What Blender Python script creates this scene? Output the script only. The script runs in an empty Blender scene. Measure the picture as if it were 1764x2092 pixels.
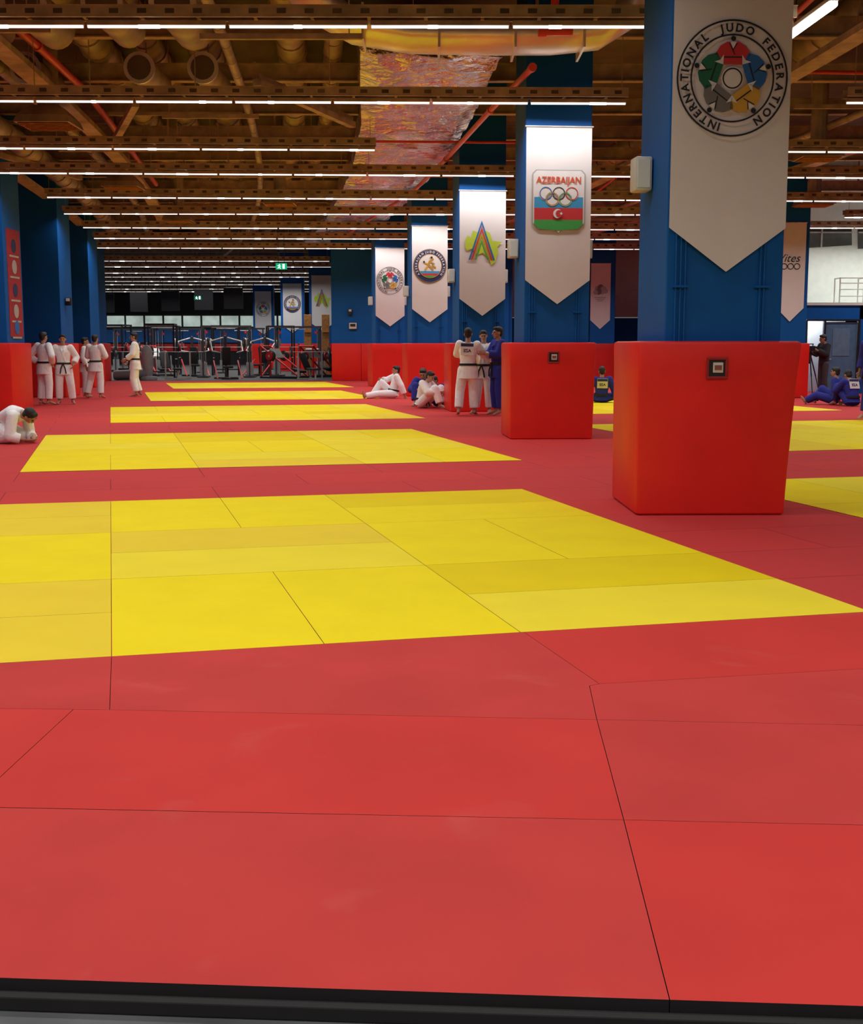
import bpy, bmesh, math, random
from mathutils import Vector, Matrix
random.seed(7)
sc=bpy.context.scene
col=sc.collection
try:
    sc.view_settings.view_transform='Standard'
except Exception: pass
FP=2560.0; PT=math.atan(343/2560); CH=1.44
sP,cP=math.sin(PT),math.cos(PT)
def G(u,v,z=0.0):
    """surveyed floor position (metres) of a point of the place lying at height z"""
    x=(u-882)/FP; y=(1046-v)/FP
    d=Vector((x,cP+y*sP,-sP+y*cP)); t=(z-CH)/d.z
    return Vector((d.x*t,d.y*t,z))
# ---------------------------------------------------------------- materials
MATS={}
def mat(name,c,rough=.6,metal=0.0,var=.12,scale=6.0,bump=0.0,bscale=40.0,emit=0.0,coat=0.0,spec=None):
    if name in MATS: return MATS[name]
    m=bpy.data.materials.new(name); m.use_nodes=True
    nt=m.node_tree; b=nt.nodes['Principled BSDF']
    b.inputs['Roughness'].default_value=rough; b.inputs['Metallic'].default_value=metal
    if spec is not None: b.inputs['Specular IOR Level'].default_value=spec
    if coat: b.inputs['Coat Weight'].default_value=coat
    tc=nt.nodes.new('ShaderNodeTexCoord')
    n=nt.nodes.new('ShaderNodeTexNoise'); n.inputs['Scale'].default_value=scale; n.inputs['Detail'].default_value=3
    r=nt.nodes.new('ShaderNodeValToRGB')
    r.color_ramp.elements[0].position=.3; r.color_ramp.elements[1].position=.7
    r.color_ramp.elements[0].color=[x*(1-var) for x in c]+[1]
    r.color_ramp.elements[1].color=[min(1,x*(1+var)) for x in c]+[1]
    nt.links.new(tc.outputs['Object'],n.inputs['Vector']); nt.links.new(n.outputs['Fac'],r.inputs['Fac'])
    nt.links.new(r.outputs['Color'],b.inputs['Base Color'])
    if emit:
        nt.links.new(r.outputs['Color'],b.inputs['Emission Color']); b.inputs['Emission Strength'].default_value=emit
    if bump:
        n2=nt.nodes.new('ShaderNodeTexNoise'); n2.inputs['Scale'].default_value=bscale; n2.inputs['Detail'].default_value=4
        bp=nt.nodes.new('ShaderNodeBump'); bp.inputs['Strength'].default_value=bump; bp.inputs['Distance'].default_value=.02
        nt.links.new(tc.outputs['Object'],n2.inputs['Vector']); nt.links.new(n2.outputs['Fac'],bp.inputs['Height'])
        nt.links.new(bp.outputs['Normal'],b.inputs['Normal'])
    MATS[name]=m; return m
M_blue=mat('blue_paint',(.003,.095,.38),.55,var=.06,scale=1.5,spec=.2)
M_red=mat('red_vinyl',(.74,.016,.011),.42,var=.06,scale=2,bump=.10,bscale=7,spec=.4)
M_redmat=mat('red_mat',(.575,.042,.036),.75,var=.06,scale=1.3,bump=.05,bscale=260,spec=.1)
M_redmat2=mat('red_mat_faded',(.53,.048,.044),.75,var=.07,scale=1.7,bump=.05,bscale=260,spec=.1)
def scuff(m):
    nt=m.node_tree; b=nt.nodes['Principled BSDF']; src=b.inputs['Base Color'].links[0].from_socket
    n=nt.nodes.new('ShaderNodeTexNoise'); n.inputs['Scale'].default_value=2.2; n.inputs['Detail'].default_value=6; n.inputs['Distortion'].default_value=.6
    r=nt.nodes.new('ShaderNodeValToRGB'); r.color_ramp.elements[0].position=.62; r.color_ramp.elements[1].position=.80
    r.color_ramp.elements[0].color=(0,0,0,1); r.color_ramp.elements[1].color=(.35,.35,.35,1)
    mx=nt.nodes.new('ShaderNodeMixRGB'); mx.inputs[2].default_value=(.66,.16,.13,1)
    tc=nt.nodes.new('ShaderNodeTexCoord'); nt.links.new(tc.outputs['Object'],n.inputs['Vector']); nt.links.new(n.outputs['Fac'],r.inputs['Fac'])
    nt.links.new(r.outputs['Color'],mx.inputs[0]); nt.links.new(src,mx.inputs[1]); nt.links.new(mx.outputs[0],b.inputs['Base Color'])
scuff(M_redmat); scuff(M_redmat2)
M_foam=mat('black_foam',(.012,.010,.011),.8)
M_seam=mat('mat_side_foam',(.22,.12,.01),.8)
def ymat(n,c): return mat(n,c,.75,var=.03,scale=2,spec=.08)
M_y=[ymat('yellow_mat_bright',(.86,.68,.010)),ymat('yellow_mat_light',(.84,.68,.034)),ymat('yellow_mat_dark',(.79,.60,.007)),ymat('yellow_mat_faded',(.80,.59,.035))]
M_conc=mat('concrete',(.085,.09,.095),.6,var=.25,scale=5)
M_rubber=mat('black_rubber',(.03,.03,.034),.6,var=.3,scale=9)
M_cloth=mat('banner_cloth',(.70,.68,.71),.85,var=.03,scale=2)
M_white=mat('white_paint',(.66,.70,.66),.6,var=.04)
M_plastic=mat('white_plastic',(.62,.62,.58),.4,var=.03)
M_slab=mat('ceiling_slab',(.085,.058,.036),.9,var=.5,scale=.8)
M_tray=mat('galvanised_tray',(.36,.25,.155),.6,.15,var=.3,scale=4)
M_duct=mat('duct_metal',(.34,.26,.17),.5,.3,var=.3,scale=3)
M_silver=mat('silver_duct',(.80,.70,.60),.35,.6,var=.15,scale=2,bump=.25,bscale=3)
# crinkled foil
M_foil=mat('foil_duct',(.75,.64,.58),.16,1.0,var=.3,scale=1.2,bump=1.0,bscale=5)
for n_ in M_foil.node_tree.nodes:
    if n_.type=='BUMP': n_.inputs['Distance'].default_value=.09
M_redpipe=mat('red_pipe',(.60,.04,.015),.4)
M_dark=mat('dark_metal',(.022,.022,.027),.4,.3)
M_steel=mat('steel',(.52,.52,.53),.4,.5)
M_redsteel=mat('red_powdercoat',(.60,.02,.02),.4)
M_glow=mat('lamp_tube_glow',(1,.93,.88),.4,var=.35,scale=.7,emit=1.4)
M_glow2=mat('gym_tube_glow',(1,.93,.88),.4,var=.35,scale=.7,emit=.8)
M_green=mat('exit_green',(.0,.45,.22),.4,var=.0,emit=.8)
M_signw=mat('exit_white',(.9,1,.95),.4,var=.0,emit=1.5)
M_wood=mat('varnished_wood',(.36,.15,.04),.5,var=.3,scale=12)
M_black=mat('black_ink',(.012,.012,.015),.7,var=.05)
M_glass=mat('dark_glass',(.08,.085,.08),.2,var=.1)
M_door=mat('door_blue',(.07,.17,.30),.5)
M_skin=mat('skin',(.42,.22,.15),.55,var=.05)
M_hair=mat('hair',(.012,.010,.009),.6,var=.3,scale=60)
M_gi=mat('white_gi',(.86,.86,.90),.9,var=.05,scale=20,bump=.45,bscale=10)
M_gib=mat('blue_gi',(.018,.026,.27),.9,var=.1,scale=20,bump=.35,bscale=12)
M_belt=mat('black_belt',(.012,.012,.014),.8)
M_jkt=mat('dark_jacket',(.02,.022,.028),.8)
M_jean=mat('grey_trousers',(.06,.065,.08),.85)
M_lip=mat('lip',(.25,.08,.07),.6)
def ink(n,c): return mat('ink_'+n,c,.75,var=.03)
I_r=ink('red',(.55,.03,.04)); I_b=ink('blue',(.02,.13,.45)); I_y=ink('ochre',(.62,.36,.05)); I_g=ink('green',(.01,.13,.07)); I_gr=ink('grey',(.17,.17,.18))
I_w=ink('white',(.74,.73,.76)); I_navy=ink('navy',(.015,.03,.12)); I_lime=ink('lime',(.50,.66,.05)); I_sky=ink('sky',(.04,.30,.62)); I_gn=ink('leaf',(.05,.35,.07)); I_gold=ink('gold',(.45,.25,.05))
I_lg=ink('lightgrey',(.38,.38,.40)); I_or=ink('vermilion',(.62,.08,.03))
# ---------------------------------------------------------------- mesh builder
class MB:
    def __init__(s): s.bm=bmesh.new(); s.mats=[]
    def mi(s,m):
        if m not in s.mats: s.mats.append(m)
        return s.mats.index(m)
    def _tag(s,vs,m):
        if m is None: return
        i=s.mi(m); fs=set()
        for v in vs:
            for f in v.link_faces: fs.add(f)
        for f in fs: f.material_index=i
    def box(s,c,size,m=None,rz=0,rx=0,ry=0,bev=0):
        M=Matrix.Translation(Vector(c))@Matrix.Rotation(rz,4,'Z')@Matrix.Rotation(rx,4,'X')@Matrix.Rotation(ry,4,'Y')@Matrix.Diagonal((*size,1))
        r=bmesh.ops.create_cube(s.bm,size=1,matrix=M); vs=r['verts']
        s._tag(vs,m)
        if bev:
            es=set(e for v in vs for e in v.link_edges)
            bmesh.ops.bevel(s.bm,geom=list(es),offset=bev,segments=2,affect='EDGES',profile=.5)
        return s
    def cyl(s,a,b,r1,r2=None,m=None,seg=12):
        a=Vector(a);b=Vector(b); r2=r1 if r2 is None else r2
        d=b-a; L=d.length
        if L<1e-6: return s
        q=Vector((0,0,1)).rotation_difference(d.normalized()).to_matrix().to_4x4()
        r=bmesh.ops.create_cone(s.bm,cap_ends=True,segments=seg,radius1=r1,radius2=r2,depth=L,matrix=Matrix.Translation((a+b)/2)@q)
        s._tag(r['verts'],m); return s
    def ell(s,c,rad,R=None,m=None,seg=12):
        M=Matrix.Translation(Vector(c))
        if R is not None: M=M@R.to_4x4()
        M=M@Matrix.Diagonal((*rad,1))
        r=bmesh.ops.create_uvsphere(s.bm,u_segments=seg,v_segments=max(6,seg*2//3),radius=1,matrix=M)
        s._tag(r['verts'],m); return s
    def caps(s,pts,rs,m=None,seg=10,endcap=True):
        for i in range(len(pts)-1): s.cyl(pts[i],pts[i+1],rs[i],rs[i+1],m,seg)
        for i in range(len(pts)):
            if i==len(pts)-1 and not endcap: break
            s.ell(pts[i],(rs[i],)*3,None,m,seg)
        return s
    def loft(s,rings,m=None,cap=True):
        vr=[[s.bm.verts.new(p) for p in r] for r in rings]; n=len(vr[0]); i=s.mi(m) if m else 0
        for a,b in zip(vr,vr[1:]):
            for k in range(n):
                f=s.bm.faces.new((a[k],a[(k+1)%n],b[(k+1)%n],b[k])); f.material_index=i
        if cap:
            f=s.bm.faces.new(list(reversed(vr[0]))); f.material_index=i
            f=s.bm.faces.new(vr[-1]); f.material_index=i
        return s
    def sweep(s,pts,prof,m=None):
        pts=[Vector(p) for p in pts]; rings=[]
        for k,p in enumerate(pts):
            t=(pts[min(k+1,len(pts)-1)]-pts[max(k-1,0)]).normalized()
            up=Vector((0,0,1)) if abs(t.z)<.95 else Vector((0,1,0))
            sd=t.cross(up).normalized(); u2=sd.cross(t)
            rings.append([p+sd*a+u2*b for a,b in prof])
        return s.loft(rings,m)
    def tube(s,pts,r,m=None,seg=10):
        return s.sweep(pts,[(r*math.cos(6.2832*k/seg),r*math.sin(6.2832*k/seg)) for k in range(seg)],m)
def finish(o,smooth=False):
    me=o.data
    if smooth:
        for p in me.polygons: p.use_smooth=True
        try: me.set_sharp_from_angle(angle=math.radians(38))
        except Exception: pass
def mk(name,mb,parent=None,loc=(0,0,0),rz=0,smooth=False,label=None):
    bmesh.ops.recalc_face_normals(mb.bm,faces=mb.bm.faces)
    me=bpy.data.meshes.new(name); mb.bm.to_mesh(me); mb.bm.free()
    for m in mb.mats: me.materials.append(m)
    o=bpy.data.objects.new(name,me); col.objects.link(o)
    o.location=loc; o.rotation_euler[2]=rz
    if parent: o.parent=parent
    if label: o['label']=label
    finish(o,smooth); return o
def tag(o,label,cat,group=None,kind=None):
    if label: o['label']=label
    if cat: o['category']=cat
    if group: o['group']=group
    if kind: o['kind']=kind
    return o
def root(name,label,cat,loc,rz=0,group=None):
    o=bpy.data.objects.new(name,None); o.empty_display_size=.1; col.objects.link(o); o.location=loc; o.rotation_euler[2]=rz
    return tag(o,label,cat,group)
def copy_tree(r,loc,rz):
    n=r.copy(); col.objects.link(n); n.location=loc; n.rotation_euler[2]=rz
    for c in r.children:
        k=c.copy(); col.objects.link(k); k.parent=n
        for g in c.children:
            j=g.copy(); col.objects.link(j); j.parent=k
    return n
def struct(name,mb,label):
    o=mk(name,mb); o['kind']='structure'; o['label']=label; return o
# ---------------------------------------------------------------- camera
cd=bpy.data.cameras.new('camera'); cam=bpy.data.objects.new('camera',cd); col.objects.link(cam)
cam.location=(0,0,CH); cam.rotation_euler=(math.pi/2-PT,0,0)
cd.sensor_fit='HORIZONTAL'; cd.sensor_width=36; cd.lens=36*FP/1764; cd.clip_end=300
sc.camera=cam
w=bpy.data.worlds.new('world'); sc.world=w; w.use_nodes=True
w.node_tree.nodes['Background'].inputs[0].default_value=(.9,.85,.8,1); w.node_tree.nodes['Background'].inputs[1].default_value=.14
# ---------------------------------------------------------------- floor
T=.06
struct('floor',MB().box((-5,43.5,-T-.1),(60,97,.2),M_conc),'grey concrete floor slab under the mats')
struct('floor.001',MB().box((-18.1,70.05,-T/2),(28.2,40,T-.002),M_rubber),'black rubber gym floor')
ANG=math.atan(657/2583)
O=G(228,1341); U=Vector((math.cos(ANG),math.sin(ANG),0)); V=Vector((-math.sin(ANG),math.cos(ANG),0))
def W2M(x,y):
    d=Vector((x,y,0))-O; return d.dot(U),d.dot(V)
def prism(pts,z0,z1,top,side,shrink=0.0):
    mb=MB(); bm=mb.bm; it=mb.mi(top); isd=mb.mi(side)
    vs=[bm.verts.new((p[0],p[1],z0)) for p in pts]; f=bm.faces.new(vs)
    if shrink:
        bmesh.ops.recalc_face_normals(bm,faces=[f])
        r=bmesh.ops.inset_individual(bm,faces=[f],thickness=shrink,use_even_offset=True)
        bmesh.ops.delete(bm,geom=r['faces'],context='FACES')
        f=[x for x in bm.faces][0]
        for v in [v for v in bm.verts if not v.link_faces]: bm.verts.remove(v)
    r=bmesh.ops.extrude_face_region(bm,geom=[f])
    for v in [g for g in r['geom'] if isinstance(g,bmesh.types.BMVert)]: v.co.z=z1
    bmesh.ops.recalc_face_normals(bm,faces=bm.faces)
    for f in bm.faces: f.material_index= it if f.normal.z>.5 else isd
    return mb
m=bpy.data.materials.new('red_mat_field'); m.use_nodes=True; nt=m.node_tree; b=nt.nodes['Principled BSDF']; b.inputs['Roughness'].default_value=.75; b.inputs['Specular IOR Level'].default_value=.10
tc=nt.nodes.new('ShaderNodeTexCoord'); br=nt.nodes.new('ShaderNodeTexBrick'); nt.links.new(tc.outputs['Object'],br.inputs['Vector'])
for k,vv in (('Scale',1.0),('Brick Width',2.0),('Row Height',1.0),('Mortar Size',.005),('Mortar Smooth',.1),('Bias',0)): br.inputs[k].default_value=vv
br.inputs['Color1'].default_value=(.55,.046,.050,1); br.inputs['Color2'].default_value=(.60,.048,.046,1); br.inputs['Mortar'].default_value=(.28,.022,.022,1)
nz=nt.nodes.new('ShaderNodeTexNoise'); nz.inputs['Scale'].default_value=.8
mx=nt.nodes.new('ShaderNodeMixRGB'); mx.blend_type='MULTIPLY'; mx.inputs[0].default_value=.12
nt.links.new(tc.outputs['Object'],nz.inputs['Vector']); nt.links.new(br.outputs['Color'],mx.inputs[1]); nt.links.new(nz.outputs['Fac'],mx.inputs[2]); nt.links.new(mx.outputs[0],b.inputs['Base Color'])
M_field=m
pts=[(-14,0.0),(24,0.0)]+[W2M(*p) for p in ((21.8,54.9),(3.2,54.9),(3.2,49.9),(-15.0,49.9))]
mb=prism(pts,-T,-.004,M_field,M_field)
fo=mk('mat_flooring',mb,loc=(O.x,O.y,0),rz=ANG); tag(fo,'red judo mat flooring with thin seams covering the hall','mat',kind='stuff')
YG='yellow mats of the competition areas'
def zone(u0,v0,cols=None):
    for i in range(3):
        for j in range(3):
            lat=((i+j)%2==1) if cols is None else ((i+1+j)%2==1)
            for k in range(2):
                if lat: a,bb,cc,d=u0+2*i,v0+2*j+k,2,1
                else: a,bb,cc,d=u0+2*i+k,v0+2*j,1,2
                q=random.choice([0,0,0,1,1,2,3])
                if cols and (i,j,k) in cols: q=cols[(i,j,k)]
                mb=prism([(a,bb),(a+cc,bb),(a+cc,bb+d),(a,bb+d)],-.0035,0,M_y[q],M_seam,.002)
                o=mk('judo_mat',mb,loc=(O.x,O.y,0),rz=ANG)
                tag(o,'yellow judo mat on the competition area','mat',YG)
Z1={(1,0,0):0,(1,0,1):0,(2,0,0):1,(2,0,1):2,(1,1,0):1,(1,1,1):3,(2,1,0):0,(2,1,1):0,(1,2,0):0,(1,2,1):0,(2,2,0):0,(2,2,1):2,
    (0,0,0):3,(0,0,1):3,(0,1,0):0,(0,1,1):0,(0,2,0):3,(0,2,1):3}
zone(-2,0,Z1); zone(-1,9); zone(0,18); zone(1,27); zone(2,36)
zone(6.1,.2); zone(8.1,9.4); zone(9.6,18.6)
near=[([(-700,1636),(1275,1675),(1369,2043),(-700,1975)],1),([(1275,1675),(2600,1703),(2600,2083),(1369,2043)],0),
 ([(150,1449.1),(224,1450),(1220,1470),(1275,1675),(-65,1648)],0),([(-900,1436.4),(150,1449.1),(-65,1648),(-900,1630)],0),
 ([(1205,1401),(1225,1397),(2600,1318),(2600,1499),(1220,1470)],1),([(1220,1470),(2600,1499),(2600,1703),(1275,1675)],1),
 ([(-1100,1419.4),(228,1341),(224,1450),(-1100,1434)],1),([(228,1341),(1071,1291.3),(1225,1397),(1205,1401),(1220,1470),(224,1450)],1),
 ([(1071,1291.3),(2600,1201.3),(2600,1318),(1225,1397)],0)]
for pl,q in near:
    mb=prism([G(*p)[:2] for p in pl],-T,0,(M_redmat,M_redmat2)[q],M_foam,.0013)
    tag(mk('judo_mat',mb),'red judo mat with black foam edge','mat','red mats at the hall edge')
a=G(-700,1975);c=G(2600,2083)
d=(c-a); ang=math.atan2(d.y,d.x); n=Vector((d.y,-d.x,0)).normalized()
mid=(a+c)/2+n*.022
tag(mk('mat_border_frame',MB().box((0,0,0),(d.length,.03,.035),M_foam,bev=.004),loc=(mid.x,mid.y,-T+.018),rz=ang),'black frame strip along the mat edge','mat frame')
# ---------------------------------------------------------------- walls
struct('wall_left',MB().box((-15.1,23.4,3.3),(.2,53,7),M_blue),'blue painted hall wall')
struct('wall_gym_left',MB().box((-32,70,3.3),(.2,40,7),M_dark),'dark gym wall')
struct('wall_gym_front',MB().box((-23.6,50.1,3.3),(16.8,.2,7),M_blue),'blue wall beside the gym opening')
def padwall(x0,x1,y,label):
    n=max(1,round((x1-x0)/1.2)); wd=(x1-x0)/n
    for k in range(n):
        o=mk('wall_pad',MB().box((0,0,.735),(wd-.006,.08,1.47),M_red,bev=.02),loc=(x0+wd*(k+.5),y,0),smooth=True); tag(o,label,'wall pad','red pads along the wall')
struct('wall_center',MB().box((-.45,50.1,3.45),(7.0,.2,6.9),M_blue),'blue wall next to the gym opening')
padwall(-3.95,3.05,49.95,'red padded wall panel on the blue wall')
mb=MB().box((12,55.1,1.28),(18,.2,2.56),M_blue).box((12,55.1,4.75),(18,.2,4.3),M_white)
struct('wall_back',mb,'far wall, blue below and white above')
padwall(3.1,10.4,54.95,'red padded wall panel on the blue wall')
struct('wall_return',MB().box((3.1,52.6,3.45),(.2,4.8,6.9),M_blue),'blue return wall')
DY=37.0
mb=MB().box((10.72,DY+.1,1.28),(.3,.2,2.56),M_blue).box((12.0,DY+.1,2.36),(2.26,.2,.40),M_blue).box((16.4,DY+.1,1.28),(7.8,.2,2.56),M_blue)
struct('wall_right_back',mb,'blue wall with a doorway')
struct('wall_return.001',MB().box((10.67,46,1.28),(.2,17.6,2.56),M_blue),'blue side wall')
mb=MB().box((11.65,DY+1.6,1.15),(1.9,.1,2.3),M_white)
struct('wall_corridor',mb,'white corridor wall behind the doorway')
struct('ceiling.001',MB().box((15.5,DY+1.5,2.6),(9.7,3.1,.08),M_white),'white ledge above the door wall')
struct('wall_upper',MB().box((15.2,DY+3.1,4.8),(10,.1,4.3),M_white),'white upper wall behind the ledge')
struct('wall_right',MB().box((20.2,25,3.4),(.2,60,6.9),M_blue),'blue hall wall')
dr=root('door_1','grey-blue door leaf in a dark frame','door',(11.98,DY-.02,0)); dr['kind']='structure'
mk('door_leaf',MB().box((0,.02,1.04),(.92,.05,2.08),M_door,bev=.01).box((0,-.01,1.5),(.5,.01,.8),mat('door_panel',(.12,.22,.34),.4)),dr)
mk('door_frame',MB().box((-.5,0,1.06),(.06,.12,2.12),M_dark).box((.5,0,1.06),(.06,.12,2.12),M_dark).box((0,0,2.13),(1.06,.12,.05),M_dark).box((-1.03,0,1.06),(.05,.12,2.12),M_dark).box((-.78,0,2.13),(.5,.12,.05),M_dark),dr)
mk('handle',MB().cyl((-.38,-.04,1.0),(-.28,-.04,1.0),.012,m=M_steel).cyl((-.38,0,1.0),(-.38,-.05,1.0),.01,m=M_steel),dr)
r=root('added_corridor_lamp','round white lamp added to brighten the corridor behind the doorway','ceiling light',(11.3,DY+.9,2.5))  # lamp added only to brighten the corridor and doorway
mk('added_lamp_cover',MB().cyl((0,0,0.06),(0,0,-.05),.16,.14,M_glow,20),r)
ld=bpy.data.lights.new('lamp_light','POINT'); ld.energy=50; ld.shadow_soft_size=.12; lo=bpy.data.objects.new('lamp_light',ld); col.objects.link(lo); lo.parent=r; lo.location=(0,0,-.2)
mb=MB()
for k in range(3):
    mb.box((12.2+k*2.1,DY+3.0,4.75),(1.9,.04,.6),M_glass,ry=-.06); mb.box((12.2+k*2.1,DY+2.96,4.75),(.05,.05,.6),M_steel); mb.box((12.2+k*2.1,DY+2.96,4.9),(1.9,.05,.04),M_steel)
struct('window_1',mb,'grey glazed window strip high on the white wall')
mb=MB()
for x in (-.35,.35):
    mb.cyl((x,0,0),(x,0,.75),.02,m=M_plastic); mb.cyl((x,.5,0),(x,.5,.75),.02,m=M_plastic); mb.cyl((x,0,.73),(x,.5,.73),.02,m=M_plastic)
for z in (.2,.4,.58,.73): mb.cyl((-.35,0,z),(.35,0,z),.016,m=M_plastic)
tag(mk('guard_rail',mb,loc=(12.4,DY+.5,2.64)),'white metal ladder-like guard rail on the ledge','railing')
struct('wall_gym_back',MB().box((-18,90,3.4),(29,.2,7),M_dark),'dark back wall of the gym')
mb=MB()
for k in range(20):
    mb.box((-30.5+k*1.35,89.85,3.05),(1.2,.06,.75),mat('window_reflection_glow',(.45,.55,.50),.3,var=.3,scale=.9,emit=.75))  # pane emission stands in for bright reflections on the glass
    mb.box((-30.5+k*1.35,89.85,2.0),(1.3,.06,.9),mat('blue_panel',(.01,.13,.45),.5)); mb.box((-30.5+k*1.35,89.85,1.2),(1.3,.06,.5),M_redsteel)
struct('window_2',mb,'row of gym back wall windows, reflections painted as glow')
for k,(x,y) in enumerate(((-19,74),(-16.6,72),(-14.4,70),(-12.2,68),(-10.3,66))):
    mb=MB().box((0,0,0),(1.0,.06,1.1),M_dark,bev=.01).cyl((-.4,0,.55),(-.4,0,3.1),.01,m=M_dark).cyl((.4,0,.55),(.4,0,3.1),.01,m=M_dark)
    tag(mk('hanging_panel',mb,loc=(x,y,3.8)),'black panel hanging from the gym ceiling','panel','black hanging panels in the gym')
# ---------------------------------------------------------------- ceiling
struct('ceiling',MB().box((-5,43.5,7.0),(60,97,.2),M_slab),'dark brown concrete ceiling slab')
def bx(Y): 
    t=Y-10.6; return 2.44-.035*t-.0023*t*t
LED=[(-6,-9,5,0,1),(-2,-9,5,0,1),(2,-9,5,0,1),(6,-9,5,0,1),(10,-9,1.2,0,1),(14.4,-8.5,4.0,0.2,1),(18.8,-10,2.85,1.2,1),(23.3,-12,-1.0,1.8,1),(26.7,-9,14,2.5,1),
 (31,-9.2,14,2.5,1),(34.6,-9.9,8.6,1.0,1),(38.9,-10.5,10,2.5,1),(42.6,-11.2,10,1.5,1),(46.9,-12.2,9,2,1.1),
 (54,-26,-4.3,1,1.3),(58,-26,-4.3,1,1.3),(62.8,-26,-4.3,0,1.3),(66.5,-26,-4.3,0,1.3),(71,-26,-4.3,0,1.2),(75,-26,-4.3,0,1.2),(81,-26,-4.3,0,1.2),(85,-26,-4.3,0,1.2)]
LED+= [(14.4,6.3,12,0,1),(18.8,6.0,12,0,1),(23.3,5.6,12,1.5,1),(8,6,12,0,1),(2,7,12,0,1),(38.6,11.2,19,0,1.6),(35.4,11.4,19,0,1.2)]  # last two lamp rows are added to brighten the door wall area
def strip(Y,x0,x1,rot,pw):
    L=x1-x0; rz=math.radians(rot); xc=(x0+x1)/2
    yc=Y+math.sin(rz)*xc
    r=root('ceiling_light','long linear lamp under a galvanised cable tray','ceiling light',(xc,yc,4.895),rz,'linear ceiling lights')
    mb=MB()
    for s in (-.11,.11):
        mb.box((0,s,.15),(L,.012,.12),M_tray); mb.box((0,s*.9,.092),(L,.04,.006),M_tray); mb.box((0,s*1.1,.21),(L,.03,.006),M_tray)
    n=int(L/.3)
    for k in range(n): mb.box((-L/2+(k+.5)*L/n,-.119,.15),(.10,.006,.05),M_slab)
    n=int(L/.6)
    for k in range(n): mb.box((-L/2+(k+.5)*L/n,0,.10),(.04,.22,.012),M_tray)
    n=max(2,int(L/3.5))
    for k in range(n+1):
        x=-L/2+.1+k*(L-.2)/n
        mb.cyl((x,-.11,.14),(x,-.11,2.03),.006,m=M_tray,seg=6)
    mk('cable_tray',mb,r)
    mb=MB(); n=max(1,round(L/1.5))
    for k in range(n): mb.box((-L/2+(k+.5)*L/n,0,.05),(L/n-.03,.05,.05),M_tray)
    mk('lamp_housing',mb,r)
    mb=MB(); g=M_glow if Y<50 else M_glow2
    for k in range(n):
        mb.box((-L/2+(k+.5)*L/n,0,.010),(L/n-.05,.034,.024),g)
        if Y>12: mb.box((-L/2+(k+.5)*L/n+random.uniform(-.4,.4),0,.010),(random.uniform(.06,.25),.038,.030),mat('lamp_hot',(1,.98,.95),.4,var=0,emit=5))
    mk('lamp_tube',mb,r)
    ld=bpy.data.lights.new('lamp_light','AREA'); ld.shape='RECTANGLE'; ld.size=L; ld.size_y=.03; ld.energy=13.4*L*pw; ld.color=(1,.97,.93); ld.spread=math.radians(150)
    lo=bpy.data.objects.new('lamp_light',ld); col.objects.link(lo); lo.parent=r; lo.location=(0,0,-.006)
for a in LED: strip(*a)
r=root('tube_light','short white batten lamp hanging from the ceiling','ceiling light',(4.15,14.3,4.95),math.radians(93))
mk('lamp_housing',MB().box((0,0,.05),(1.4,.10,.05),M_plastic,bev=.01).cyl((-.5,0,.06),(-.5,0,1.94),.008,m=M_dark).cyl((.5,0,.06),(.5,0,1.94),.008,m=M_dark),r)
mk('lamp_tube',MB().cyl((-.68,0,0),(.68,0,0),.045,m=mat('bright_tube',(1,.98,.95),.4,var=0,emit=12)),r)
for k in range(24):
    y=13+k*3.1 
    if y>49 and k%2: continue
    x0,x1=(-14.9,20) if y<49 else (-31,-4.3)
    mb=MB().box((0,0,.0),((x1-x0),.03,.28),M_tray).box((0,0,.14),((x1-x0),.16,.02),M_tray).box((0,0,-.14),((x1-x0),.16,.02),M_tray)
    for xx in (-11,-6,-1,5,10): mb.box((xx,0,.5),(.05,.05,.78),M_tray)
    tag(mk('ceiling_joist',mb,loc=((x0+x1)/2,y,6.05)),'brown steel joist spanning under the ceiling','beam','steel ceiling joists')
for k in range(46):
    y=random.choice([15.4,16.3,20.2,21.4,22.3,24.6,25.5,28.2,29.3,32.4,33.3,36.6,37.6,40.3,41.2,44.4,45.4]); 
    L=random.uniform(1.6,3.6); x=bx(y)+random.uniform(-9.5,-3.9)
    if k%5==0: x=bx(y)+random.uniform(4,7)
    z=random.choice([5.22,5.30,5.75])
    mb=MB().box((0,0,0),(L,.06,.015),M_tray).box((0,-.03,.03),(L,.008,.06),M_tray).box((0,.03,.03),(L,.008,.06),M_tray)
    for s in (-.42,.42): mb.cyl((L*s,0,0),(L*s,0,6.92-z),.008,m=M_tray,seg=6)
    tag(mk('support_channel',mb,loc=(x,y,z)),'short steel channel hung from threaded rods','bracket','hung steel support channels')
def path(off,y0,y1,z,st=3.0):
    n=max(2,int((y1-y0)/st)); return [Vector((bx(y0+(y1-y0)*k/n)+off,y0+(y1-y0)*k/n,z)) for k in range(n+1)]
def flanged(pts,r,m):
    mb=MB().tube(pts,r,m,14)
    for a,c in zip(pts,pts[1:]):
        for t in (0,.33,.66):
            p=a.lerp(c,t); d=(c-a).normalized(); mb.cyl(p-d*.02,p+d*.02,r*1.10,m=m,seg=14)
    return mb
for off,z,rr,y0,y1 in ((-9.8,5.55,.22,12,48),(-8.6,5.7,.10,12,52),(-7.4,6.45,.26,12,60),(-6.5,6.45,.22,13,60),(-5.6,6.5,.28,12,62),(-4.9,5.55,.07,12,60),(-4.1,6.4,.24,14,60),(-3.4,6.35,.16,12,60),(4.5,6.4,.25,12,48),(6.2,5.6,.07,12,48)):
    tag(mk('air_duct',flanged(path(off,y0,y1,z),rr,M_duct),smooth=True),'round brown galvanised duct running under the ceiling','duct','round ceiling ducts')
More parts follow.
